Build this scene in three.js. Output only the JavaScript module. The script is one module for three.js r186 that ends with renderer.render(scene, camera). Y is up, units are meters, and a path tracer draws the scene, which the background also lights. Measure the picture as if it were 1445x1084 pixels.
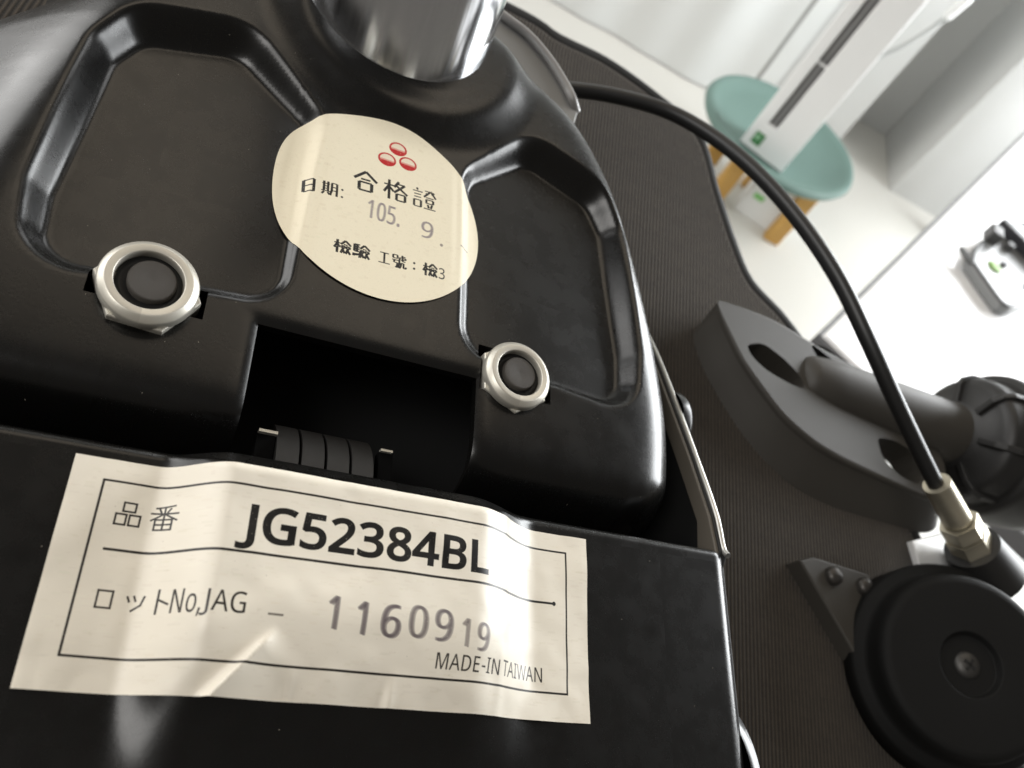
import * as THREE from 'three';
import { RoundedBoxGeometry } from 'three/addons/geometries/RoundedBoxGeometry.js';
import { mergeGeometries, mergeVertices } from 'three/addons/utils/BufferGeometryUtils.js';
import { RectAreaLightUniformsLib } from 'three/addons/lights/RectAreaLightUniformsLib.js';

// ------------------------------------------------------------------ camera, light, exposure
const W = 1024, H = 768;
const scene = new THREE.Scene();
const renderer = new THREE.WebGLRenderer({ antialias: true });
renderer.setSize(W, H);
renderer.toneMapping = THREE.LinearToneMapping;
renderer.toneMappingExposure = 1;
renderer.shadowMap.enabled = true;
RectAreaLightUniformsLib.init();

const EYE = new THREE.Vector3(0, 0.87, 0);              // the phone, close under the upturned chair
const FOV = 50.87;
const camera = new THREE.PerspectiveCamera(FOV, W / H, 0.01, 30);
// the phone's axes in its own frame (x right, y down, z forward) -> world (y up)
const UP = new THREE.Vector3(0.38, -0.54, -0.75).normalize();
const FW = new THREE.Vector3(0, 0, 1).addScaledVector(UP, -UP.z).normalize();
const RT = new THREE.Vector3().crossVectors(FW, UP);
const toWorld = (x, y, z) => new THREE.Vector3(x * RT.x + y * RT.y + z * RT.z, x * UP.x + y * UP.y + z * UP.z, -(x * FW.x + y * FW.y + z * FW.z));
camera.position.copy(EYE);
camera.setRotationFromMatrix(new THREE.Matrix4().makeBasis(toWorld(1, 0, 0), toWorld(0, -1, 0), toWorld(0, 0, -1)));
camera.focus = 0.168;
camera.userData.fStop = 20;

scene.background = new THREE.Color(0.13, 0.12, 0.108);    // the rest of a pale room

function areaLight(name, pos, target, w, h, color, intensity) {
  const l = new THREE.RectAreaLight(color, intensity, w, h);
  l.name = name; l.position.set(...pos); l.lookAt(...target); scene.add(l);
  return l;
}
areaLight('ceiling_light', [-0.75, 2.2, 0.9], [0, 0.7, -0.3], 0.9, 0.9, new THREE.Color(1, 0.975, 0.94), 6.9);       // over the photographer's shoulder
areaLight('ceiling_panel_light', [-0.35, 2.5, -1.15], [0, 0.65, -0.25], 1.7, 0.9, new THREE.Color(1, 0.86, 0.68), 1.5);
areaLight('back_window_light', [1.12, 0.88, -1.55], [0.15, 0.65, -0.4], 1.2, 1.15, new THREE.Color(0.96, 0.985, 1), 15);
areaLight('left_window_light', [-2.0, 1.25, -0.2], [0, 0.65, -0.3], 1.6, 1.6, new THREE.Color(1, 0.99, 0.97), 4.6);

// ------------------------------------------------------------------ helpers
let seed = 7;
const rnd = () => { seed = (seed * 1664525 + 1013904223) >>> 0; return seed / 4294967296; };
const clamp = THREE.MathUtils.clamp, lerp = THREE.MathUtils.lerp;
const S = (a, b, x) => { const t = clamp((x - a) / (b - a), 0, 1); return t * t * (3 - 2 * t); };
function hash(x, y) { const s = Math.sin(x * 127.1 + y * 311.7) * 43758.5453; return s - Math.floor(s); }
function noise(x, y) {
  const i = Math.floor(x), j = Math.floor(y), f = x - i, g = y - j, a = f * f * (3 - 2 * f), b = g * g * (3 - 2 * g);
  return lerp(lerp(hash(i, j), hash(i + 1, j), a), lerp(hash(i, j + 1), hash(i + 1, j + 1), a), b);
}
const fbm = (x, y) => 0.5 * noise(x, y) + 0.27 * noise(x * 2.1 + 7, y * 2.1) + 0.15 * noise(x * 4.3, y * 4.3 + 3) + 0.08 * noise(x * 8.7, y * 8.7);
function dataTex(n, fn, srgb = false) {
  const d = new Uint8Array(n * n * 4);
  for (let y = 0; y < n; y++) for (let x = 0; x < n; x++) { const c = fn(x, y, n), o = (y * n + x) * 4; d[o] = c[0]; d[o + 1] = c[1]; d[o + 2] = c[2]; d[o + 3] = 255; }
  const t = new THREE.DataTexture(d, n, n);
  t.wrapS = t.wrapT = THREE.RepeatWrapping; t.magFilter = THREE.LinearFilter; t.minFilter = THREE.LinearMipmapLinearFilter; t.generateMipmaps = true;
  if (srgb) t.colorSpace = THREE.SRGBColorSpace;
  t.needsUpdate = true;
  return t;
}
const rgb = (r, g, b) => new THREE.Color().setRGB(r, g, b);
const std = (o) => new THREE.MeshPhysicalMaterial(o);
function add(name, geo, mat, parent) {
  const m = new THREE.Mesh(geo, mat); m.name = name; m.castShadow = m.receiveShadow = true; parent.add(m); return m;
}
function thing(name, label, category, pos = [0, 0, 0], group) {
  const g = new THREE.Group(); g.name = name; g.position.set(...pos); g.userData = { label, category };
  if (group) g.userData.group = group;
  scene.add(g); return g;
}

// ------------------------------------------------------------------ the chair's own frame, in millimetres:
// x along the paper label, y up the mechanism plate, z out of the plate (the chair lies upside down, so z is nearly up)
const AX = new THREE.Vector3(0.88640365, 0.22272869, 0.40580845), AV = new THREE.Vector3(-0.01678863, 0.89153153, -0.45264741), AN = new THREE.Vector3(-0.46260859, 0.39441535, 0.79399611);
const ORG = new THREE.Vector3(-72.85843998, 11.60053147, 134.94495788), DIST = 145.42613949844994, FPX = 1140;
function at(px, py, w) {                                    // photo pixel on the plane at height w -> chair millimetres
  const r = new THREE.Vector3((px - 722.5) / FPX, (py - 542) / FPX, 1);
  r.multiplyScalar((DIST - w) / AN.dot(r)).sub(ORG);
  return [r.dot(AX), -r.dot(AV), w];
}
const v2 = (px, py, w) => { const p = at(px, py, w); return new THREE.Vector2(p[0], p[1]); };
const v3 = (px, py, w) => new THREE.Vector3(...at(px, py, w));
const MM = 0.001;
const mm = (g) => g.scale(MM, MM, MM);

// ------------------------------------------------------------------ the setting: floor and back wall
const plaster = dataTex(256, (x, y, n) => { const v = 205 + 40 * fbm(x / 9, y / 9); return [v, v, v]; });
const M = {
  floor: std({ color: rgb(0.66, 0.65, 0.61), roughness: 0.45, roughnessMap: plaster }),
  wall: std({ color: rgb(0.6, 0.605, 0.595), roughness: 0.85 }),
};
const floor = add('floor', new THREE.BoxGeometry(7, 0.1, 7), M.floor, scene);
floor.position.set(0.3, -0.05, -1.0); floor.userData.kind = 'structure';
const YAW = Math.atan2(0.148, 0.709);                       // the back wall stands a little askew to the phone
function onWall(x, d = 0) { return [x - d * Math.sin(YAW), -(1.881 + (x) * Math.tan(YAW)) - d * Math.cos(YAW)]; }
function wallSlab(x0, x1, d0, thick) {                      // a slab of wall whose front is d0 behind the wall line
  const g = new THREE.BoxGeometry((x1 - x0) / Math.cos(YAW), 2.4, thick);
  const [cx, cz] = onWall((x0 + x1) / 2, d0 + thick / 2);
  g.rotateY(-(-YAW)).translate(cx, 1.2, cz);
  return g;
}
const wall = add('wall', mergeGeometries([wallSlab(-3.2, 0.30, 0.0, 0.6), wallSlab(0.30, 0.48, 0.26, 0.34), wallSlab(0.48, 3.4, 0.0, 0.6)]), M.wall, scene);
wall.userData.kind = 'structure';

// a white curtain with soft folds in front of the wall
{
  const t = thing('curtain', 'white curtain with soft vertical folds hanging at the back wall', 'curtain', [0, 0, 0]);
  const pos = [], idx = [], nx = 240, ny = 2, x0 = -1.3, x1 = 0.1;
  const fold = (x) => 0.014 * Math.sin(x * 21 + 0.7) + 0.007 * Math.sin(x * 47 + 2) + 0.008 * Math.sin(x * 9);
  for (let j = 0; j <= ny; j++) for (let i = 0; i <= nx; i++) {
    const x = lerp(x0, x1, i / nx), [a, b] = onWall(x, -0.012 + fold(x) * (j ? 1 : 0.3));
    pos.push(a, lerp(0.003, 2.2, j / ny), b);
  }
  for (let j = 0; j < ny; j++) for (let i = 0; i < nx; i++) { const a = j * (nx + 1) + i; idx.push(a, a + 1, a + nx + 2, a, a + nx + 2, a + nx + 1); }
  const g = new THREE.BufferGeometry(); g.setAttribute('position', new THREE.Float32BufferAttribute(pos, 3)); g.setIndex(idx); g.computeVertexNormals();
  add('cloth', g, std({ color: rgb(0.7, 0.715, 0.705), roughness: 0.9, side: THREE.DoubleSide }), t);
  const rod = new THREE.CylinderGeometry(0.012, 0.012, 1.5, 16); const [rx, rz] = onWall(-0.6, -0.07);
  rod.rotateZ(Math.PI / 2).rotateY(YAW).translate(rx, 2.2, rz);
  add('rod', rod, std({ color: rgb(0.6, 0.6, 0.6), roughness: 0.4 }), t);
}
{
  const [x, z] = onWall(0.02, -0.16);
  const c = add('pull_cord', new THREE.CylinderGeometry(0.0045, 0.0045, 2.0, 10).translate(0, 1.03, 0), std({ color: rgb(0.3, 0.3, 0.29), roughness: 0.7 }), scene);
  c.position.set(x, 0, z); c.userData = { label: 'thin grey cord hanging straight down behind the white tower appliance', category: 'cord' };
}

// ------------------------------------------------------------------ low stool
const camRay = (px, py) => toWorld((px - 722.5) / FPX, (py - 542) / FPX, 1);
function onLevel(px, py, y) { const r = camRay(px, py), t = (y - EYE.y) / r.y; return EYE.clone().addScaledVector(r, t); }
const stoolC = onLevel(1102, 190, 0.16);
const teal = std({ color: rgb(0.13, 0.215, 0.19), roughness: 0.55 });
const oak = std({ color: rgb(0.62, 0.37, 0.1), roughness: 0.5, map: dataTex(128, (x, y) => { const v = 215 + 40 * noise(x / 3, y / 40); return [v, v * 0.98, v * 0.95]; }, true) });
{
  const t = thing('low_stool', 'low stool with a round teal dished top and orange wooden legs', 'stool', [stoolC.x, 0, stoolC.z]);
  const r = 0.168, prof = [[0, 0.135], [0.11, 0.136], [0.15, 0.142], [r - 0.004, 0.151], [r, 0.158], [r - 0.004, 0.165], [r - 0.014, 0.166], [r - 0.024, 0.161], [0.12, 0.151], [0.06, 0.147], [0, 0.146]].map((p) => new THREE.Vector2(...p));
  add('seat', new THREE.LatheGeometry(prof, 72), teal, t);
  for (const [px, py] of [[1087, 338], [1005, 281]]) {
    const b = onLevel(px, py, 0.0);
    const g = new RoundedBoxGeometry(0.034, 0.142, 0.022, 3, 0.003); g.translate(0, 0.071, 0);
    const l = add('leg', g, oak, t); l.position.set(b.x - stoolC.x, 0, b.z - stoolC.z); l.rotation.y = 0.2;
    const l2 = add('leg', g, oak, t); l2.position.set(-(b.x - stoolC.x) * 0.7, 0, -(b.z - stoolC.z) * 0.5 - 0.03); l2.rotation.y = 0.2;
  }
}
// a white carton under the stool
{
  const c = onLevel(1062, 322, 0.0);
  const t = thing('carton', 'small white carton with a green print under the teal stool', 'box', [c.x, 0, c.z - 0.07]);
  add('body', new RoundedBoxGeometry(0.105, 0.1, 0.1, 2, 0.003).translate(0, 0.05, 0), std({ color: rgb(0.82, 0.83, 0.82), roughness: 0.7 }), t);
  add('green_print', new THREE.BoxGeometry(0.022, 0.012, 0.001).translate(-0.028, 0.052, 0.0505), std({ color: rgb(0.25, 0.6, 0.2), roughness: 0.7 }), t);
}
// a slim white tower appliance standing on the stool
{
  const b = onLevel(1079, 214, 0.151);
  const t = thing('tower_appliance', 'slim white upright appliance with a dark vent slot on the teal stool', 'appliance', [b.x, 0.151, b.z]);
  t.rotation.y = -0.1;
  const white = std({ color: rgb(0.85, 0.86, 0.86), roughness: 0.35, clearcoat: 0.3 });
  const w = 0.09, h = 0.72, d = 0.05;
  const sh = new THREE.Shape([[-w / 2, 0.0], [w / 2, 0.0], [w / 2, h], [-w / 2, h]].map((p) => new THREE.Vector2(...p)));
  const slot = { x0: -w / 2 + 0.016, x1: -w / 2 + 0.040, y0: 0.052, y1: h - 0.06 };
  sh.holes.push(new THREE.Path([[slot.x0, slot.y0], [slot.x0, slot.y1], [slot.x1, slot.y1], [slot.x1, slot.y0]].map((p) => new THREE.Vector2(...p))));
  add('body', new THREE.ExtrudeGeometry(sh, { depth: d, bevelEnabled: true, bevelSize: 0.003, bevelThickness: 0.003, bevelSegments: 3 }).translate(0, 0.003, -d / 2), white, t);
  add('vent_back', new THREE.BoxGeometry(slot.x1 - slot.x0, slot.y1 - slot.y0, 0.004).translate((slot.x0 + slot.x1) / 2, (slot.y0 + slot.y1) / 2, 0.008), std({ color: rgb(0.42, 0.42, 0.42), roughness: 0.6 }), t);
  for (let k = 0; k < 3; k++) add('vent_bar', new THREE.BoxGeometry(0.0022, slot.y1 - slot.y0, 0.004).translate(slot.x0 + 0.005 + k * 0.0065, (slot.y0 + slot.y1) / 2, 0.016), std({ color: rgb(k === 1 ? 0.5 : 0.08, k === 1 ? 0.5 : 0.08, k === 1 ? 0.5 : 0.08), roughness: 0.5 }), t);
  for (const y of [0.19, 0.33, 0.5]) add('vent_divider', new THREE.BoxGeometry(slot.x1 - slot.x0, 0.0025, 0.006).translate((slot.x0 + slot.x1) / 2, y, 0.0215), white, t);
  add('green_sticker', new THREE.BoxGeometry(0.019, 0.024, 0.0008).translate(-w / 2 + 0.021, 0.026, d / 2 + 0.0036), std({ color: rgb(0.05, 0.22, 0.07), roughness: 0.5 }), t);
  add('sticker_patch', new THREE.BoxGeometry(0.008, 0.009, 0.0008).translate(-w / 2 + 0.019, 0.028, d / 2 + 0.0044), std({ color: rgb(0.35, 0.6, 0.38), roughness: 0.5 }), t);
}
// a grey lead with a pale plug
{
  const onW = (px, py, d) => { const r = camRay(px, py), n = d / -r.z; return EYE.clone().addScaledVector(r, n); };
  const t = thing('power_lead', 'grey power lead with a pale plug sagging beside the white appliance', 'cable');
  const pts = [onW(1165, 124, 1.62), onW(1195, 106, 1.64), onW(1231, 85, 1.66), onW(1280, 62, 1.68), onW(1330, 29, 1.7), onW(1362, 2, 1.7), onW(1430, -60, 1.72)];
  add('lead', new THREE.TubeGeometry(new THREE.CatmullRomCurve3(pts), 60, 0.0042, 8), std({ color: rgb(0.4, 0.41, 0.4), roughness: 0.6 }), t);
  const a = onW(1339, 22, 1.695), b = onW(1366, -1, 1.695), dir = b.clone().sub(a);
  const g = new THREE.CapsuleGeometry(0.0085, dir.length(), 4, 12); g.applyQuaternion(new THREE.Quaternion().setFromUnitVectors(new THREE.Vector3(0, 1, 0), dir.clone().normalize()));
  const p = a.clone().add(b).multiplyScalar(0.5);
  add('plug', g.translate(p.x, p.y, p.z), std({ color: rgb(0.85, 0.85, 0.84), roughness: 0.4 }), t);
}

// ------------------------------------------------------------------ white table and the grey clip on it
const TABLE = EYE.y - 0.35;
{
  const a = onLevel(1163, 472, TABLE), b = onLevel(1445, 192, TABLE);
  const ang = Math.atan2(-(b.z - a.z), b.x - a.x);          // direction of the long edge
  const t = thing('white_table', 'glossy white table with a dark edge band at the right', 'table', [a.x, 0, a.z]);
  t.rotation.y = ang;                                       // local +x runs along the far edge, +z across the top
  const L = 1.5, D = 0.9;
  add('top', new RoundedBoxGeometry(L, 0.02, D, 3, 0.003).translate(L / 2, TABLE - 0.01, D / 2), std({ color: rgb(0.9, 0.9, 0.9), roughness: 0.3 }), t);
  const dark = std({ color: rgb(0.12, 0.12, 0.125), roughness: 0.5 });
  add('edge_band', new THREE.BoxGeometry(L, 0.016, 0.003).translate(L / 2, TABLE - 0.0105, -0.0015), dark, t);
  add('edge_band', new THREE.BoxGeometry(0.003, 0.016, D).translate(-0.0015, TABLE - 0.0105, D / 2), dark, t);
  const leg = new THREE.BoxGeometry(0.04, TABLE - 0.02, 0.04).translate(0, (TABLE - 0.02) / 2, 0);
  for (const [x, z] of [[0.05, 0.05], [L - 0.05, 0.05], [0.05, D - 0.05], [L - 0.05, D - 0.05]]) add('leg', leg.clone().translate(x, 0, z), std({ color: rgb(0.3, 0.3, 0.3), roughness: 0.5 }), t);
}
{
  const c = onLevel(1418, 382, TABLE + 0.004);
  const t = thing('plastic_clip', 'pale grey plastic clip with a dark bar and green mark on the white table', 'clip', [c.x, TABLE, c.z]);
  const q = (px, py, y = TABLE + 0.004) => { const p = onLevel(px, py, y); return new THREE.Vector2(p.x - c.x, -(p.z - c.z)); };
  const outline = new THREE.SplineCurve([[1363, 378], [1366, 362], [1382, 345], [1404, 332], [1430, 320], [1452, 330], [1490, 372], [1486, 400], [1452, 428], [1420, 441], [1404, 436]].map((p) => q(...p)));
  const pts = [...outline.getPoints(60), q(1385, 410)];
  const s = new THREE.Shape(pts);
  for (const [px, py, r] of [[1448, 392, 0.0085], [1446, 418, 0.0095]]) { const p = q(px, py), h = new THREE.Path(); h.absarc(p.x, p.y, r, 0, Math.PI * 2, true); s.holes.push(h); }
  const g = new THREE.ExtrudeGeometry(s, { depth: 0.006, bevelEnabled: true, bevelSize: 0.0015, bevelThickness: 0.002, bevelSegments: 3, curveSegments: 20 }); g.rotateX(-Math.PI / 2).translate(0, 0.003, 0);
  add('plate', g, std({ color: rgb(0.2, 0.205, 0.205), roughness: 0.35 }), t);
  const rim = [...pts, pts[0]].map((p) => new THREE.Vector3(p.x * 0.97, 0.011, -p.y * 0.97));
  add('rim', new THREE.TubeGeometry(new THREE.CatmullRomCurve3(rim, true), 120, 0.0022, 8), std({ color: rgb(0.07, 0.072, 0.072), roughness: 0.4 }), t);
  const a = q(1396, 326), b = q(1470, 400), mid = a.clone().add(b).multiplyScalar(0.5), len = a.distanceTo(b), ang = Math.atan2(b.y - a.y, b.x - a.x);
  add('bar', new RoundedBoxGeometry(len, 0.012, 0.011, 2, 0.002).rotateY(ang).translate(mid.x, 0.017, -mid.y), std({ color: rgb(0.035, 0.035, 0.04), roughness: 0.5 }), t);
  const h0 = q(1388, 343);
  add('hook', new RoundedBoxGeometry(0.013, 0.014, 0.018, 2, 0.002).rotateY(ang + 0.5).translate(h0.x, 0.016, -h0.y), std({ color: rgb(0.09, 0.09, 0.09), roughness: 0.5 }), t);
  const k = q(1412, 358); add('knob', new THREE.CylinderGeometry(0.004, 0.005, 0.008, 16).translate(k.x, 0.014, -k.y), std({ color: rgb(0.1, 0.1, 0.1), roughness: 0.5 }), t);
  const gm = q(1395, 384); add('green_mark', new THREE.SphereGeometry(0.0075, 20, 12).scale(1, 0.25, 1).translate(gm.x, 0.0115, -gm.y), std({ color: rgb(0.22, 0.4, 0.08), roughness: 0.5 }), t);
  const sc = q(1407, 381); add('screw', new THREE.CylinderGeometry(0.003, 0.003, 0.003, 14).translate(sc.x, 0.013, -sc.y), std({ color: rgb(0.05, 0.05, 0.05), roughness: 0.4 }), t);
}

// ------------------------------------------------------------------ the office chair (upside down)
const chair = thing('office_chair', 'upturned black office chair with steel tilt mechanism and paper stickers', 'chair');
{
  const o = toWorld(ORG.x, ORG.y, ORG.z).multiplyScalar(MM).add(EYE);
  const up = AV.clone().negate(), out = AN.clone().negate();
  chair.matrix.makeBasis(toWorld(AX.x, AX.y, AX.z), toWorld(up.x, up.y, up.z), toWorld(out.x, out.y, out.z)).setPosition(o);
  chair.matrix.decompose(chair.position, chair.quaternion, chair.scale); chair.scale.set(1, 1, 1);
}

// ---- materials of the chair
const paintTex = dataTex(512, (x, y) => { const v = 150 + 60 * fbm(x / 40, y / 40) + 14 * (hash(x, y) - 0.5); return [v, v, v]; });
const peel = dataTex(512, (x, y) => { const v = 128 + 90 * (noise(x / 5, y / 5) - 0.5) + 40 * (hash(x * 3, y) - 0.5); return [v, v, v]; });
const dust = dataTex(1024, (x, y) => { const v = hash(x * 1.7 + 3, y * 2.3 + 1) > 0.99997 ? 255 : 9 + 5 * fbm(x / 60, y / 60); return [v, v * 0.96, v * 0.88]; }, true);
const tile = (t, s) => { const c = t.clone(); c.repeat.set(s, s); c.needsUpdate = true; return c; };
M.paint = std({ color: rgb(1, 1, 1), map: tile(dust, 1 / 110), roughness: 0.39, roughnessMap: tile(paintTex, 1 / 60), bumpMap: tile(peel, 1 / 50), bumpScale: 0.000013, specularIntensity: 1 });
M.black = std({ color: rgb(0.006, 0.006, 0.006), roughness: 0.6 });
M.plastic = std({ color: rgb(0.014, 0.0135, 0.013), roughness: 0.5, bumpMap: tile(peel, 1 / 30), bumpScale: 0.00005 });
M.plastic2 = std({ color: rgb(0.042, 0.038, 0.032), roughness: 0.55, bumpMap: tile(peel, 1 / 25), bumpScale: 0.00005 });
M.rubber = std({ color: rgb(0.012, 0.012, 0.012), roughness: 0.42 });
M.zincTex = dataTex(256, (x, y) => { const n = fbm(x / 14, y / 14), s = noise(x / 4, y / 4) > 0.86 ? 60 : 0; const v = 190 + 60 * n - s; return [v, v * 0.975, v * 0.92]; }, true);
M.zinc = std({ color: rgb(0.86, 0.87, 0.87), map: tile(M.zincTex, 1 / 12), metalness: 0.6, roughness: 0.42, bumpMap: tile(peel, 1 / 12), bumpScale: 0.00004 });
M.brass = std({ color: rgb(0.8, 0.78, 0.7), metalness: 0.8, roughness: 0.38, map: tile(M.zincTex, 1 / 14) });
const streak = dataTex(512, (x, y) => { const v = 150 + 70 * noise(x / 2.2, y / 220) + 45 * noise(x / 9, 3) - 20 + (hash(x, Math.floor(y / 90)) > 0.97 ? 60 : 0); return [clamp(v, 0, 255), clamp(v, 0, 255), clamp(v, 0, 255)]; });
M.chrome = std({ color: rgb(0.88, 0.9, 0.93), metalness: 1, roughness: 0.2, roughnessMap: streak, bumpMap: streak, bumpScale: 0.00002 });

// ---- seat: the ribbed fabric on its underside
{
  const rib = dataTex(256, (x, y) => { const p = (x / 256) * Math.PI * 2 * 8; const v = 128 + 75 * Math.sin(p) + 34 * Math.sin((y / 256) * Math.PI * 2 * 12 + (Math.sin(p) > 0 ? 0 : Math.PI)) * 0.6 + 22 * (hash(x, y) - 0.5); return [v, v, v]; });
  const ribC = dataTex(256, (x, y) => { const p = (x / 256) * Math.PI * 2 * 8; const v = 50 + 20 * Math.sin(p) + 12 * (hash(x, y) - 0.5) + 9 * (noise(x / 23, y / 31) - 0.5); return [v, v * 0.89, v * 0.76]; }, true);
  const set = (t) => { const c = t.clone(); c.repeat.set(1 / 12.5, 1 / 12.5); c.rotation = -0.12; c.needsUpdate = true; return c; };
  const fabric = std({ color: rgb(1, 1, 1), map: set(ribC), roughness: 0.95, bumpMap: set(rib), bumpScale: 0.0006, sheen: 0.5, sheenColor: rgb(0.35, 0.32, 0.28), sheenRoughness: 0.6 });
  const e = [[715, 10], [790, 55], [860, 90], [930, 140], [985, 190], [1010, 270], [1035, 345], [1060, 400], [1110, 455]].map((p) => v2(...p, -60));
  const right = [[262, 103], [282, 72], [300, 33], [316, 0], [327, -40], [330, -100], [318, -180], [290, -230]].map((p) => new THREE.Vector2(...p));
  const half = [...right.reverse(), ...e.reverse()];
  const left = half.map((p) => new THREE.Vector2(98 - p.x, p.y)).reverse();
  const outline = new THREE.SplineCurve([...half, ...left]).getPoints(260);
  // the underside is drawn in a little so that its rolled edge reaches the outline
  const sh = new THREE.Shape(outline.map((p) => new THREE.Vector2(49 + (p.x - 49) * 0.985, p.y * 0.985)));
  const g = new THREE.ExtrudeGeometry(sh, { depth: 52, bevelEnabled: true, bevelSize: 7, bevelThickness: 9, bevelSegments: 8, curveSegments: 4 });
  g.translate(0, 0, -60 - 52 - 9);
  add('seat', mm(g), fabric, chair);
  const pts = outline.map((p) => new THREE.Vector3(49 + (p.x - 49) * 1.005, p.y * 1.008, -64.5));
  add('piping', mm(new THREE.TubeGeometry(new THREE.CatmullRomCurve3(pts, true), 400, 4.6, 10, true)), std({ color: rgb(0.008, 0.0075, 0.007), roughness: 0.8 }), chair);
}

// ---- pressed steel housing: a sheet with two sunk pads, a slot and two openings for the nuts
const CX = 49;
function sdPoly(poly, x, y) {                               // positive inside
  let d = Infinity, inside = false;
  for (let i = 0, j = poly.length - 1; i < poly.length; j = i++) {
    const [ax, ay] = poly[j], [bx, by] = poly[i], ex = bx - ax, ey = by - ay, t = clamp(((x - ax) * ex + (y - ay) * ey) / (ex * ex + ey * ey), 0, 1);
    d = Math.min(d, Math.hypot(x - ax - ex * t, y - ay - ey * t));
    if ((ay > y) !== (by > y) && x < ((bx - ax) * (y - ay)) / (by - ay) + ax) inside = !inside;
  }
  return inside ? d : -d;
}
const halfW = new THREE.SplineCurve([[66, 5.5], [73.5, 8.5], [78.7, 14.5], [80.7, 24], [81.2, 38], [79.5, 56], [76.6, 73], [73.5, 88], [68.8, 105], [61, 119], [53, 128], [44, 134], [34, 139], [23, 144], [9, 149]].map((p) => new THREE.Vector2(...p))).getPoints(44).map((p) => [p.x, p.y]);
const OUT = [...halfW, ...halfW.map((p) => [-p[0], p[1]]).reverse()];
const PAD = [[28.5, 46.5], [28, 86], [40.5, 98], [53.5, 94], [56, 89], [58.3, 52], [57.5, 44.5]];   // inset by its corner radius
const PR = 8;
const softplus = (x, k) => (x / k > 30 ? x : k * Math.log(1 + Math.exp(x / k)));
function padDepth(x, y) {
  const a = Math.abs(x - CX), o = clamp(0.5 * (a - 20) / 44 + 0.55 * (y - 38) / 62, 0, 1), D = 1.8 + 5.2 * S(0, 1, o);
  const sd = sdPoly(PAD, a, y) + PR, w = D * 0.9 + 0.5;
  return -D * S(-w * 0.72, w * 0.28, sd);
}
const slotEdge = { x0: 25, x1: 73, y0: -4, y1: 33 };
function tray(x, y) {
  let h = padDepth(x, y);
  const dx = x - 49.5, d = Math.hypot(dx, y - 130);
  h += 5.5 * (1 - S(22, 40, d)) - 1.6 * (1 - S(23, 31, d));
  // edges
  const s = sdPoly(OUT, x - CX, y), left = x < CX, top = S(100, 140, y), low = 1 - S(4, 20, y);
  const m = lerp(lerp(left ? 1.0 : 2.0, 1.5, top), 3, low), k = lerp(left ? 2.6 : lerp(3.2, 2.2, top), 3.6, low);
  h -= m * softplus(-(s - 2.6 - 3 * low), k);
  // the lip rolled round the slot
  const ex = Math.max(slotEdge.x0 - x, x - slotEdge.x1), ey = y - slotEdge.y1, e = Math.max(ex, ey);
  if (e > -6 && e < 8) h -= 0.9 * softplus(-(e - 0.6), 0.7) ;
  return h;
}
const holes = [
  [-6.1, 14.7, 30.2, 37.2],
  [73.7, 91.6, 30.5, 42.6],
  [slotEdge.x0, slotEdge.x1, slotEdge.y0 - 40, slotEdge.y1],
];
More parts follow.
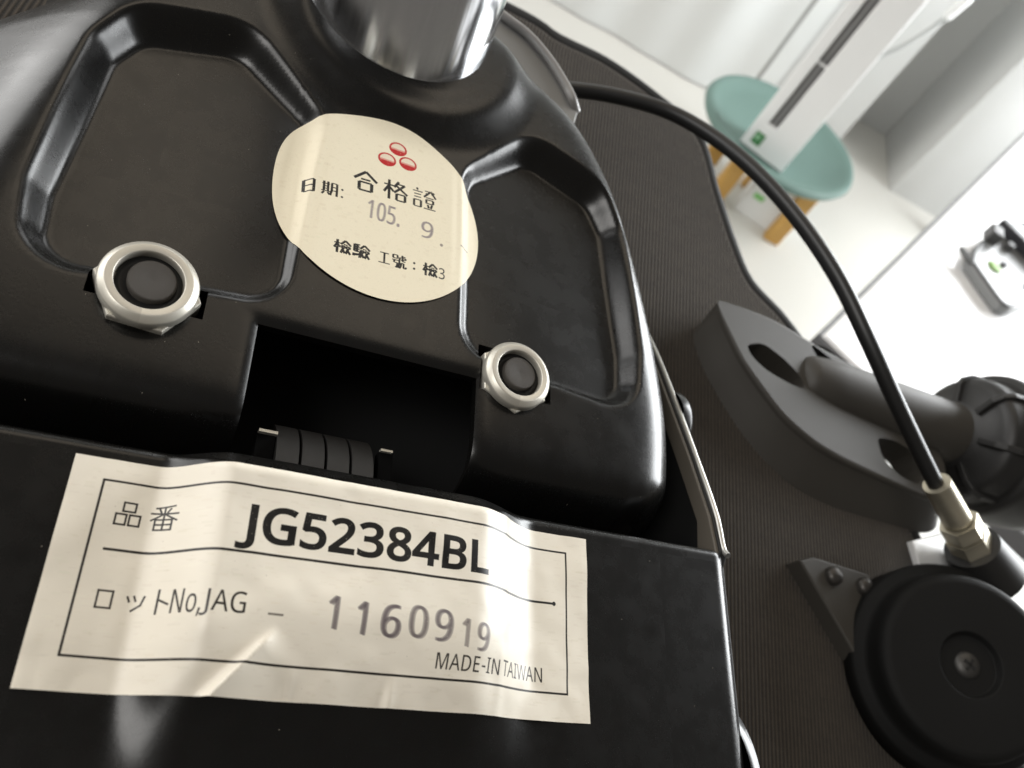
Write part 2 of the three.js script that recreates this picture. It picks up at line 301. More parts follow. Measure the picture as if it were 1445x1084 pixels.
{
  const line = (a, b, step, snaps) => {
    const l = []; for (let v = a; v <= b + 1e-6; v += step) l.push(v);
    for (const s of snaps) { let best = 0; l.forEach((v, i) => { if (Math.abs(v - s) < Math.abs(l[best] - s)) best = i; }); if (Math.abs(l[best] - s) < step) l[best] = s; }
    return l;
  };
  const xs = line(-86, 150, 0.8, holes.flatMap((h) => [h[0], h[1]])), ys = line(-2, 186, 0.8, holes.flatMap((h) => [h[2], h[3]]));
  const nx = xs.length, ny = ys.length, pos = [], uv = [], idx = [], z = new Float32Array(nx * ny);
  for (let j = 0; j < ny; j++) for (let i = 0; i < nx; i++) { const h = Math.max(tray(xs[i], ys[j]), -62); z[j * nx + i] = h; pos.push(xs[i], ys[j], h); uv.push(xs[i], ys[j]); }
  const open = (x, y) => holes.some((h) => x > h[0] && x < h[1] && y > h[2] && y < h[3]);
  const gone = (i, j) => { if (i < 0 || j < 0 || i >= nx - 1 || j >= ny - 1) return true; const a = j * nx + i; return open((xs[i] + xs[i + 1]) / 2, (ys[j] + ys[j + 1]) / 2) || Math.max(z[a], z[a + 1], z[a + nx], z[a + nx + 1]) <= -61.9; };
  for (let j = 0; j < ny - 1; j++) for (let i = 0; i < nx - 1; i++) if (!gone(i, j)) { const a = j * nx + i; idx.push(a, a + 1, a + nx + 1, a, a + nx + 1, a + nx); }
  const g = new THREE.BufferGeometry();
  g.setAttribute('position', new THREE.Float32BufferAttribute(pos, 3)); g.setAttribute('uv', new THREE.Float32BufferAttribute(uv, 2)); g.setIndex(idx); g.computeVertexNormals();
  // cut edges of the sheet
  const wp = [], wu = [], T = 2.2;
  const quad = (x0, y0, z0, x1, y1, z1) => { wp.push(x0, y0, z0, x1, y1, z1, x1, y1, z1 - T, x0, y0, z0, x1, y1, z1 - T, x0, y0, z0 - T); for (let k = 0; k < 6; k++) wu.push(x0, y0); };
  for (let j = 0; j < ny - 1; j++) for (let i = 0; i < nx - 1; i++) if (!gone(i, j)) {
    const P = (a, b) => [xs[a], ys[b], z[b * nx + a]];
    if (gone(i - 1, j)) quad(...P(i, j + 1), ...P(i, j));
    if (gone(i + 1, j)) quad(...P(i + 1, j), ...P(i + 1, j + 1));
    if (gone(i, j - 1)) quad(...P(i, j), ...P(i + 1, j));
    if (gone(i, j + 1)) quad(...P(i + 1, j + 1), ...P(i, j + 1));
  }
  const e = new THREE.BufferGeometry(); e.setAttribute('position', new THREE.Float32BufferAttribute(wp, 3)); e.setAttribute('uv', new THREE.Float32BufferAttribute(wu, 2)); e.computeVertexNormals();
  const flat = g.toNonIndexed();
  M.paint.side = THREE.DoubleSide;
  const housing = add('mechanism_housing', mm(mergeGeometries([flat, e])), M.paint, chair);
  housing.userData.label = 'pressed black steel plate with two sunk panels';
  // black bulk behind the sheet
  add('inner_plate', mm(new THREE.BoxGeometry(172, 150, 4).translate(CX, 68, -40)), M.black, chair);
}

// ---- upper flange behind the housing
{
  const w = -13, outer = [[690, 8], [715, 26], [745, 49], [775, 84], [800, 124], [808, 141], [813, 158]], inner = [[800, 200], [760, 150], [700, 100], [665, 60], [650, 20]];
  const s = new THREE.Shape(new THREE.SplineCurve([...outer.map((p) => v2(...p, w))]).getPoints(40).concat(inner.map((p) => v2(...p, w))));
  add('back_flange', mm(new THREE.ExtrudeGeometry(s, { depth: 2, bevelEnabled: true, bevelSize: 0.8, bevelThickness: 0.8, bevelSegments: 3 }).translate(0, 0, w - 2.8)), std({ color: rgb(0.2, 0.195, 0.185), roughness: 0.45, bumpMap: tile(peel, 1 / 50), bumpScale: 0.00003 }), chair);
  const rail = outer.map((p, i) => v3(...p, w + 1.2 - (i > 6 ? 7 : i > 5 ? 2.5 : 0)));
  add('flange_lip', mm(new THREE.TubeGeometry(new THREE.CatmullRomCurve3(rail), 60, 1.5, 10)), std({ color: rgb(0.25, 0.24, 0.23), roughness: 0.35 }), chair);
}

// ---- nuts with their bolt ends
function nut(c, z0, turn, r, hr, hx) {
  const hex = new THREE.Shape(); for (let i = 0; i < 6; i++) { const a = turn + (i * Math.PI) / 3; hex[i ? 'lineTo' : 'moveTo'](Math.cos(a) * r * hx, Math.sin(a) * r * hx); }
  const bore = new THREE.Path(); bore.absarc(0, 0, hr, 0, Math.PI * 2, true); hex.holes.push(bore);
  const base = new THREE.ExtrudeGeometry(hex, { depth: 4.6, bevelEnabled: true, bevelSize: 0.35, bevelThickness: 0.4, bevelSegments: 3 });
  const pr = [[hr, 4.6], [hr, 6.6], [hr + 0.1, 7.35], [hr + 0.3, 7.55], [r * 0.83, 7.6], [r * 0.87, 7.5], [r * 0.97, 6.7], [r, 6.2], [r * 1.0, 4.6], [r * 0.96, 4.4]].map((p) => new THREE.Vector2(...p));
  const collar = new THREE.LatheGeometry(pr.reverse(), 56); collar.rotateX(Math.PI / 2);
  const g = mergeGeometries([base.toNonIndexed(), collar.toNonIndexed()]);
  const m = add('nut', mm(g), M.zinc, chair); m.position.set(c[0] * MM, c[1] * MM, z0 * MM);
  const bp = [[0, 6.5], [hr * 0.3, 6.7], [hr * 0.66, 6.8], [hr * 0.72, 6.4], [hr * 0.73, 4]].map((p) => new THREE.Vector2(...p)).reverse();
  const b = new THREE.LatheGeometry(bp, 48); b.rotateX(Math.PI / 2);
  add('bolt_thread', mm(new THREE.LatheGeometry([[hr * 0.5, 5.0], [hr * 0.8, 5.3], [hr * 0.97, 5.9], [hr * 0.99, 0]].map((p) => new THREE.Vector2(...p)).reverse(), 40).rotateX(Math.PI / 2)), M.black, m);
  add('bolt_end', mm(b.translate(hr * 0.07, hr * 0.08, 0)), std({ color: rgb(0.06, 0.054, 0.048), roughness: 0.6, bumpMap: tile(peel, 3), bumpScale: 0.00006 }), m);
}
nut(at(211.5, 393.5, 4.2), -3.5, -0.08, 8.9, 6.0, 1.04);
nut(at(735.5, 525, 3.4), -4.4, 0.55, 8.2, 5.5, 1.035);

// ---- gas column
{
  const a = v3(552, 50, -6), dir = new THREE.Vector3(-0.1, 0.36, 0.93).normalize();
  const pr = [[25.6, -22], [25.9, 0], [26.2, 16], [26.5, 40], [26.7, 70], [26.8, 110], [26.8, 240], [25, 242], [0, 242]].map((p) => new THREE.Vector2(...p));
  const g = new THREE.LatheGeometry(pr, 96); g.applyQuaternion(new THREE.Quaternion().setFromUnitVectors(new THREE.Vector3(0, 1, 0), dir)).translate(a.x, a.y, a.z);
  const m = add('gas_column', mm(g), M.chrome, chair); m.userData.label = 'polished chrome gas column';
}

// ---- spring coils and spacers in the slot
{
  for (let k = 0; k < 4; k++) add('spring_coil', mm(new THREE.CylinderGeometry(13, 13, 4.5, 40).rotateZ(Math.PI / 2).translate(35.7 + k * 5.15, 6.4, -19.5)), std({ color: rgb(0.018, 0.017, 0.016), roughness: 0.6 }), chair);
  add('spacer', mm(new THREE.BoxGeometry(3.6, 12, 3).translate(31.4, 7.7, -10.2)), std({ color: rgb(0.002, 0.002, 0.002), roughness: 0.9, specularIntensity: 0.2 }), chair);
  add('spacer', mm(new THREE.BoxGeometry(3, 12, 3).translate(56.4, 8.6, -10.2)), std({ color: rgb(0.002, 0.002, 0.002), roughness: 0.9, specularIntensity: 0.2 }), chair);
  add('spacer_edge', mm(new THREE.BoxGeometry(3.7, 0.6, 1.6).translate(31.5, 13.7, -8.3)), M.zinc, chair);
  add('spacer_edge', mm(new THREE.BoxGeometry(2.6, 0.5, 1.4).translate(56.2, 14.7, -8.5)), M.zinc, chair);
  add('spring_shaft', mm(new THREE.CylinderGeometry(5, 5, 160, 24).rotateZ(Math.PI / 2).translate(CX, 4, -22)), M.black, chair);
}

// ---- front cover with its raised middle, and its side plate
const bulge = (x) => 10 * S(13, 25, x) * (1 - S(70, 88, x));
function cover(x, y) {
  const top = lerp(3.4, 0.7, bulge(x) / 10) - y, right = 140.6 - x, left = x + 42.6, b = bulge(x) * lerp(0.12, 0.97, S(-52, -22, y));
  const c = (d, r) => (d <= 0 ? r - d : d < r ? r - Math.sqrt(Math.max(0, r * r - (r - d) ** 2)) : 0);
  return b - c(top, 2.2) - c(right, 4.5) - c(left, 2.2);
}
{
  const pos = [], uv = [], idx = [], xs = [], ys = [];
  const fine = (a, b, n, p) => { for (let i = 0; i < n; i++) p.push(lerp(a, b, i / n)); };
  fine(-42.6, -40.3, 7, xs); fine(-40.3, 134.3, 200, xs); fine(134.3, 140.6, 14, xs); xs.push(140.6);
  fine(3.4, 1.1, 9, ys); fine(1.1, -76, 60, ys); ys.push(-76);
  xs.unshift(-42.6); xs.push(140.6); ys.unshift(3.4);
  const nx = xs.length;
  ys.forEach((y, j) => xs.forEach((x, i) => { const drop = j === 0 || i === 0 || i === nx - 1; pos.push(x, y, drop ? -40 : cover(x, y)); uv.push(x, y); }));
  for (let j = 0; j < ys.length - 1; j++) for (let i = 0; i < nx - 1; i++) { const a = j * nx + i; idx.push(a, a + nx, a + nx + 1, a, a + nx + 1, a + 1); }
  const g = new THREE.BufferGeometry(); g.setAttribute('position', new THREE.Float32BufferAttribute(pos, 3)); g.setAttribute('uv', new THREE.Float32BufferAttribute(uv, 2)); g.setIndex(idx); g.computeVertexNormals();
  add('front_cover', mm(g), M.paint, chair);
  // side plate rising past the housing
  const s = new THREE.Shape([[3.2, -1.2], [12, -2.6], [30, -8.2], [64, -20], [76, -25], [80, -58], [-76, -58], [-76, -3], [0, -3]].map((p) => new THREE.Vector2(...p)));
  const p = new THREE.ExtrudeGeometry(s, { depth: 1.6, bevelEnabled: true, bevelSize: 0.35, bevelThickness: 0.35, bevelSegments: 3 });
  const rim = [[3.0, -1.6], [12, -3], [30, -8.6], [64, -20.4], [76, -25.4], [76, -29.5], [64, -24.5], [30, -12.8], [12, -7], [3.0, -8]], rs = new THREE.Shape(rim.map((q) => new THREE.Vector2(...q)));
  const turnIn = new THREE.Matrix4().makeBasis(new THREE.Vector3(0, 1, 0), new THREE.Vector3(0, 0, 1), new THREE.Vector3(1, 0, 0));
  add('plate_hem', mm(new THREE.ExtrudeGeometry(rs, { depth: 0.5, bevelEnabled: true, bevelSize: 0.3, bevelThickness: 0.3, bevelSegments: 2 }).applyMatrix4(turnIn).translate(138.2, 0, 0)), std({ color: rgb(0.1, 0.088, 0.072), roughness: 0.4 }), chair);
  add('edge_bead', mm(new THREE.TubeGeometry(new THREE.CatmullRomCurve3([[2, 0], [3.4, -1.2], [12, -2.6], [30, -8.2], [64, -20], [76, -25]].map((q) => new THREE.Vector3(140.2, q[0], q[1] + 0.2))), 60, 0.75, 10)), std({ color: rgb(0.5, 0.49, 0.46), metalness: 0.7, roughness: 0.3 }), chair);
  p.applyMatrix4(new THREE.Matrix4().makeBasis(new THREE.Vector3(0, 1, 0), new THREE.Vector3(0, 0, 1), new THREE.Vector3(1, 0, 0))).translate(139.2, 0, 0);
  add('side_plate', mm(p), M.black, chair);
  const cap = (y, z, r) => add('pivot_cap', mm(new THREE.LatheGeometry([[0, 5], [r * 0.6, 4.6], [r * 0.92, 3.6], [r, 2.4], [r, 0]].map((q) => new THREE.Vector2(...q)).reverse(), 48).rotateZ(-Math.PI / 2).translate(141, y, z)), M.paint, chair);
  cap(45, -22, 10); cap(-48, -24, 24);
  add('lock_lug', mm(new RoundedBoxGeometry(6, 9, 6, 3, 1.5).translate(134, 26, -26)), M.paint, chair);
}

// ---- printed paper
const strokes = {
  品: [[28, 8, 72, 8, 72, 42, 28, 42, 28, 8], [6, 54, 44, 54, 44, 94, 6, 94, 6, 54], [56, 54, 94, 54, 94, 94, 56, 94, 56, 54]],
  番: [[80, 4, 20, 13], [32, 17, 38, 28], [68, 15, 60, 28], [6, 34, 94, 34], [50, 12, 50, 54], [50, 34, 8, 60], [50, 34, 92, 60], [22, 57, 78, 57, 78, 96, 22, 96, 22, 57], [22, 76, 78, 76], [50, 57, 50, 96]],
  ロ: [[15, 20, 85, 20, 85, 85, 15, 85, 15, 20]],
  ッ: [[18, 42, 27, 58], [44, 38, 52, 54], [84, 38, 74, 70, 42, 92]],
  ト: [[38, 6, 38, 96], [38, 42, 82, 62]],
  合: [[50, 4, 6, 44], [50, 4, 94, 44], [32, 42, 68, 42], [26, 56, 74, 56, 74, 94, 26, 94, 26, 56]],
  格: [[4, 28, 44, 28], [24, 4, 24, 96], [24, 30, 4, 66], [24, 36, 42, 56], [62, 4, 44, 34], [58, 16, 86, 16, 44, 60], [54, 26, 97, 60], [54, 64, 88, 64, 88, 94, 54, 94, 54, 64]],
  證: [[20, 2, 25, 11], [4, 18, 44, 18], [10, 32, 38, 32], [10, 46, 38, 46], [10, 60, 38, 60, 38, 92, 10, 92, 10, 60], [54, 8, 76, 8, 50, 38], [58, 18, 66, 26], [78, 4, 99, 36], [92, 8, 82, 20], [58, 39, 90, 39], [60, 48, 88, 48, 88, 66, 60, 66, 60, 48], [66, 72, 70, 88], [84, 70, 78, 88], [50, 93, 98, 93]],
  日: [[20, 8, 80, 8, 80, 94, 20, 94, 20, 8], [20, 50, 80, 50]],
  期: [[6, 20, 50, 20], [16, 4, 16, 72], [40, 4, 40, 72], [16, 38, 40, 38], [16, 55, 40, 55], [2, 72, 54, 72], [18, 78, 6, 96], [38, 78, 50, 94], [62, 60, 54, 96], [62, 60, 62, 8, 92, 8, 92, 96], [62, 36, 92, 36], [62, 60, 92, 60]],
  工: [[16, 14, 84, 14], [50, 14, 50, 88], [6, 88, 94, 88]],
  號: [[10, 6, 40, 6, 40, 30, 10, 30, 10, 6], [4, 43, 48, 43], [20, 43, 16, 61, 40, 61, 36, 95, 26, 90], [72, 2, 72, 20], [72, 10, 94, 10], [92, 32, 96, 20, 54, 20, 52, 70, 44, 96], [62, 35, 88, 32], [74, 24, 74, 44, 94, 44], [54, 97, 64, 80, 66, 57, 82, 57, 82, 92, 98, 92, 98, 80]],
};
const right人 = [[66, 4, 40, 34], [66, 4, 98, 34], [56, 32, 78, 32], [46, 42, 62, 42, 62, 58, 46, 58, 46, 42], [72, 42, 90, 42, 90, 58, 72, 58, 72, 42], [54, 60, 42, 94], [54, 72, 64, 92], [82, 60, 70, 94], [82, 72, 96, 94]];
strokes.檢 = [[2, 28, 38, 28], [20, 4, 20, 96], [20, 30, 3, 64], [20, 36, 36, 54], ...right人];
strokes.驗 = [[8, 56, 8, 6, 40, 6], [8, 22, 38, 22], [8, 38, 38, 38], [24, 6, 24, 56], [8, 56, 44, 56, 40, 94, 34, 92], [6, 70, 4, 90], [14, 70, 16, 86], [22, 70, 24, 84], [30, 68, 34, 80], ...right人];
function glyph(c, ch, x, y, w, h, t, brush) {               // box from its top left, line width t; brush > 1 thickens uprights
  for (const s of strokes[ch]) for (let i = 0; i + 3 < s.length; i += 2) {
    const ax = x + (s[i] / 100) * w, ay = y + (s[i + 1] / 100) * h, bx = x + (s[i + 2] / 100) * w, by = y + (s[i + 3] / 100) * h;
    const steep = Math.abs(by - ay) / (Math.hypot(bx - ax, by - ay) + 1e-6);
    c.lineWidth = t * lerp(brush > 1 ? 0.75 : 1, brush, steep); c.beginPath(); c.moveTo(ax, ay); c.lineTo(bx, by); c.stroke();
  }
}
function text(c, str, x, y, w, h, font) {                   // fitted into a box: left x, baseline y, width w, cap height h
  c.save(); c.font = '100px ' + font; const k = c.measureText(str).width; c.translate(x, y); c.scale(w / k, h / 71.5); c.fillText(str, 0, 0); c.restore();
}
const canvasTex = (cv) => { const t = new THREE.CanvasTexture(cv); t.colorSpace = THREE.SRGBColorSpace; t.anisotropy = 8; return t; };

// ---- rectangular product label
{
  const K = 20, cv = document.createElement('canvas'); cv.width = 2000; cv.height = 740; const c = cv.getContext('2d');
  c.fillStyle = '#e8e1d2'; c.fillRect(0, 0, 2000, 740);
  for (let i = 0; i < 2600; i++) { c.fillStyle = `rgba(${rnd() < 0.5 ? '255,250,235' : '150,135,105'},${0.02 + 0.04 * rnd()})`; c.fillRect(rnd() * 2000, rnd() * 740, 3 + rnd() * 34, 2 + rnd() * 7); }
  c.save(); c.scale(K, K); c.lineCap = 'butt'; c.lineJoin = 'miter';
  c.strokeStyle = '#1d1a17'; c.lineWidth = 0.36;
  c.strokeRect(5.15, 3.75, 89.75, 28.15);
  c.lineWidth = 0.42; c.beginPath(); c.moveTo(7.5, 15.1); c.lineTo(92, 14.7); c.stroke();
  c.beginPath(); c.arc(91.9, 14.7, 0.42, 0, 7); c.fillStyle = '#1d1a17'; c.fill();
  c.lineCap = 'square';
  glyph(c, '品', 7.9, 6.8, 4.3, 4.3, 0.3, 1); glyph(c, '番', 13.3, 6.8, 4.4, 4.5, 0.28, 1);
  c.fillStyle = '#080706'; text(c, 'JG52384BL', 27.4, 12.9, 45.2, 5.8, 'sans-serif'); 
  c.strokeStyle = '#080706'; c.lineWidth = 0.5; c.save(); c.font = '100px sans-serif'; const k = c.measureText('JG52384BL').width; c.translate(27.4, 12.9); c.scale(45.2 / k, 5.8 / 71.5); c.lineWidth = 5; c.strokeText('JG52384BL', 0, 0); c.restore();
  c.strokeStyle = '#2a2622'; glyph(c, 'ロ', 7.9, 20.9, 3.1, 4.1, 0.3, 1); glyph(c, 'ッ', 12.1, 20.6, 3.7, 4.2, 0.3, 1); glyph(c, 'ト', 15.9, 21.0, 3.2, 4.1, 0.3, 1);
  c.fillStyle = '#2a2622'; text(c, 'No,', 18.7, 25.0, 4.5, 3.7, 'sans-serif'); text(c, 'JAG', 23.3, 24.7, 6.7, 3.3, 'sans-serif');
  c.fillStyle = 'rgba(90,84,76,0.75)'; c.fillRect(33.3, 24.2, 2.5, 0.34);
  // stamped number in uneven grey ink
  [['1', 42.6, 25.7, 3.1, 0.8], ['1', 47.6, 26.1, 3.1, 0.85], ['6', 52.0, 26.1, 4.1, 0.75], ['0', 57.1, 25.7, 4.1, 0.62], ['9', 62.0, 25.8, 4.0, 0.65], ['1', 67.3, 26.3, 2.5, 0.62], ['9', 70.5, 26.7, 3.1, 0.62]].forEach(([ch, x, y, w, a], i) => {
    for (let q = 0; q < 3; q++) { c.fillStyle = `rgba(78,70,74,${a * 0.62})`; text(c, ch, x + (q - 1) * 0.26, y + (q - 1) * 0.07, w, 5.3 - (i > 4 ? 0.5 : 0), i < 5 ? 'bold sans-serif' : 'sans-serif'); }
  });
  c.fillStyle = '#26221e';
  text(c, 'MADE', 63.0, 30.3, 9.0, 2.6, 'sans-serif'); text(c, '-IN', 72.2, 30.2, 5.0, 2.6, 'sans-serif'); text(c, 'TAIWAN', 77.8, 30.1, 11.6, 2.7, 'sans-serif');
  c.restore();
  for (let i = 0; i < 3500; i++) { c.fillStyle = `rgba(232,225,210,${0.25 + 0.5 * rnd()})`; c.fillRect(rnd() * 2000, rnd() * 740, 1 + rnd() * 3, 1 + rnd() * 2); }
  for (let i = 0; i < 50; i++) { c.fillStyle = `rgba(70,60,45,${0.08 + 0.2 * rnd()})`; c.fillRect(rnd() * 2000, rnd() * 740, 1 + rnd() * 3, 1 + rnd() * 3); }
  const paper = std({ map: canvasTex(cv), roughness: 0.4, side: THREE.DoubleSide });
  const nx = 260, ny = 100, pos = [], uv = [], idx = [];
  const lift = (x, y) => {                                  // y from 0 (top edge) down to -37
    let w = cover(clamp(x, -40, 138), Math.min(y, 0.2)) + 0.35;
    // torn-looking fold running in from the bottom edge
    const ax = 26, ay = -37.5, bx = 35.5, by = -26, L = Math.hypot(bx - ax, by - ay), ux = (bx - ax) / L, uy = (by - ay) / L;
    const s = (x - ax) * ux + (y - ay) * uy, d = (x - ax) * uy - (y - ay) * ux, fade = (1 - S(L * 0.72, L, s)) * S(-3, 0, s);
    w += fade * (d > 0 ? 2.6 * Math.exp(-d / 3.6) : 2.6 * Math.exp(d / 0.45)) * lerp(1, 0.55, clamp(s / L, 0, 1));
    // small puckers along the bottom edge and a soft ripple on the left
    const low = S(-30.5, -37, y);
    w += low * (0.55 * Math.exp(-(((x - 56) / 0.9) ** 2)) + 0.35 * Math.exp(-(((x - 39) / 0.7) ** 2)) + 0.35 * Math.exp(-(((x - 21) / 2.5) ** 2)) + 0.3 * Math.sin(x * 0.45));
    w += 0.3 * Math.exp(-(((x - 77.5) / 1.3) ** 2)) + 0.6 * (noise(x / 9, y / 7) - 0.5) + 0.2 * (noise(x / 3 + 9, y / 3) - 0.5);
    w += 0.5 * S(3, 0, x) * S(-25, -37, y);
    return Math.max(w, cover(clamp(x, -40, 138), Math.min(y, 0.2)) + 0.15);
  };
  for (let j = 0; j <= ny; j++) for (let i = 0; i <= nx; i++) {
    const x = (100 * i) / nx, y = (-37 * j) / ny;
    pos.push(x, y, lift(x, y)); uv.push(i / nx, 1 - j / ny);
  }
  for (let j = 0; j < ny; j++) for (let i = 0; i < nx; i++) { const a = j * (nx + 1) + i; idx.push(a, a + nx + 1, a + nx + 2, a, a + nx + 2, a + 1); }
  const g = new THREE.BufferGeometry(); g.setAttribute('position', new THREE.Float32BufferAttribute(pos, 3)); g.setAttribute('uv', new THREE.Float32BufferAttribute(uv, 2)); g.setIndex(idx); g.computeVertexNormals();
  add('product_label', mm(g), paper, chair).userData.label = 'cream rectangular paper label printed with a product number';
}
// ---- round inspection sticker
{
  const R = 24.6, N = 1024, K = N / (2 * R + 8), cx0 = 48.2, cy0 = 70.4, cv = document.createElement('canvas'); cv.width = cv.height = N; const c = cv.getContext('2d');
  c.fillStyle = '#f0e6cc'; c.fillRect(0, 0, N, N);
  for (let i = 0; i < 1500; i++) { c.fillStyle = `rgba(${rnd() < 0.5 ? '255,248,225' : '150,132,95'},${0.02 + 0.04 * rnd()})`; c.fillRect(rnd() * N, rnd() * N, 4 + rnd() * 20, 3 + rnd() * 12); }
  c.scale(K, K); c.translate(R + 4 - cx0, R + 4 + cy0);   
  c.lineCap = 'butt'; c.strokeStyle = '#1a1714'; c.fillStyle = '#1a1714';
  const turned = (x, y, a, f) => { c.save(); c.translate(x, y); c.rotate(a); f(); c.restore(); };
  turned(39.2, -78.6, -0.06, () => { glyph(c, '合', 0, 0, 6.2, 6.0, 0.62, 1.25); glyph(c, '格', 7.3, 0.2, 6.2, 6.0, 0.5, 1.3); glyph(c, '證', 14.4, 0.3, 6.2, 6.0, 0.36, 1.5); });
  turned(28.4, -72.1, -0.06, () => { glyph(c, '日', 0, 0, 3.3, 3.9, 0.42, 1.5); glyph(c, '期', 4.2, 0, 3.9, 3.9, 0.32, 1.6); c.beginPath(); c.arc(9, 1.4, 0.26, 0, 7); c.arc(9, 3.4, 0.26, 0, 7); c.fill(); });
  turned(37.2, -57.9, -0.05, () => { glyph(c, '檢', 0, 0, 3.9, 3.7, 0.36, 1.6); glyph(c, '驗', 4.3, 0, 3.9, 3.7, 0.36, 1.6); glyph(c, '工', 10, 0.1, 3.0, 3.6, 0.3, 1.5); glyph(c, '號', 13.2, 0.1, 3.5, 3.7, 0.3, 1.5); c.beginPath(); c.arc(18.6, 1.3, 0.28, 0, 7); c.arc(18.6, 2.8, 0.28, 0, 7); c.fill(); glyph(c, '檢', 20.7, 0.2, 3.6, 3.7, 0.34, 1.6); text(c, '3', 24.5, 3.7, 1.8, 2.9, 'bold serif'); });
  for (let q = 0; q < 3; q++) { c.fillStyle = 'rgba(105,95,105,0.34)'; turned(43.2 + q * 0.16, -66.1, 0.0, () => text(c, '105.', 0, 0, 8.4, 5.1, 'bold serif')); turned(56.3 + q * 0.14, -65.5, 0.02, () => text(c, '9', 0, 0, 3.6, 4.6, 'bold serif')); }
  c.fillStyle = 'rgba(90,80,80,0.6)'; c.beginPath(); c.arc(62.1, -64.8, 0.4, 0, 7); c.fill(); c.fillRect(67.0, -66.8, 2.7, 0.35);
  for (const [x, y] of [[49.3, -88.6], [46.9, -84.4], [52.1, -85.2]]) {
    c.save(); c.translate(x, y); c.scale(1, 0.86); c.beginPath(); c.arc(0, 0, 2.25, 0, 7); c.clip(); c.fillStyle = '#e9d9c2'; c.fillRect(-3, -3, 6, 6); c.fillStyle = '#b91518'; c.fillRect(-3, 0.5, 6, 3); c.fillStyle = 'rgba(190,30,30,.35)'; c.fillRect(-3, 0.0, 6, 0.5);
    c.beginPath(); c.arc(0, 0, 2.05, 0, 7); c.strokeStyle = '#b91518'; c.lineWidth = 0.5; c.stroke(); c.restore();
  }
  const paper = std({ map: canvasTex(cv), roughness: 0.6, side: THREE.DoubleSide });
  for (let i = 0; i < 6500; i++) { const a = rnd() * 7, q = Math.sqrt(rnd()) * 25; c.fillStyle = `rgba(227,217,191,${0.4 + 0.5 * rnd()})`; c.fillRect(cx0 + q * Math.cos(a), -cy0 + q * Math.sin(a), 0.06 + 0.16 * rnd(), 0.05 + 0.1 * rnd()); }
  const na = 128, nr = 56, pos = [], uv = [], idx = [];
  const soft = (x, y) => { let s = 0; for (const [a, b] of [[0, 0], [1.6, 0], [-1.6, 0], [0, 1.6], [0, -1.6], [3, 0], [-3, 0], [0, 3], [0, -3]]) s += Math.max(tray(x + a, y + b), -3.2); return s / 9 + 0.45; };
  for (let j = 0; j <= nr; j++) for (let i = 0; i <= na; i++) {
    const a = (i / na) * Math.PI * 2, r = (R * j * (1 + 0.13 * Math.exp(-(((a - 2.5) / 0.5) ** 2)) + 0.03 * Math.exp(-(((a - 3.6) / 0.5) ** 2)))) / nr, x = cx0 + r * Math.cos(a), y = cy0 + r * Math.sin(a);
    pos.push(x, y, Math.max(soft(x, y), tray(x, y) + 0.25)); uv.push(0.5 + (r * Math.cos(a)) / (2 * R + 8), 0.5 + (r * Math.sin(a)) / (2 * R + 8));
  }
  for (let j = 0; j < nr; j++) for (let i = 0; i < na; i++) { const a = j * (na + 1) + i; idx.push(a, a + na + 1, a + na + 2, a, a + na + 2, a + 1); }
  const g = new THREE.BufferGeometry(); g.setAttribute('position', new THREE.Float32BufferAttribute(pos, 3)); g.setAttribute('uv', new THREE.Float32BufferAttribute(uv, 2)); g.setIndex(idx); g.computeVertexNormals();
  add('inspection_sticker', mm(g), paper, chair).userData.label = 'round cream inspection sticker with a red emblem of three ovals';
}

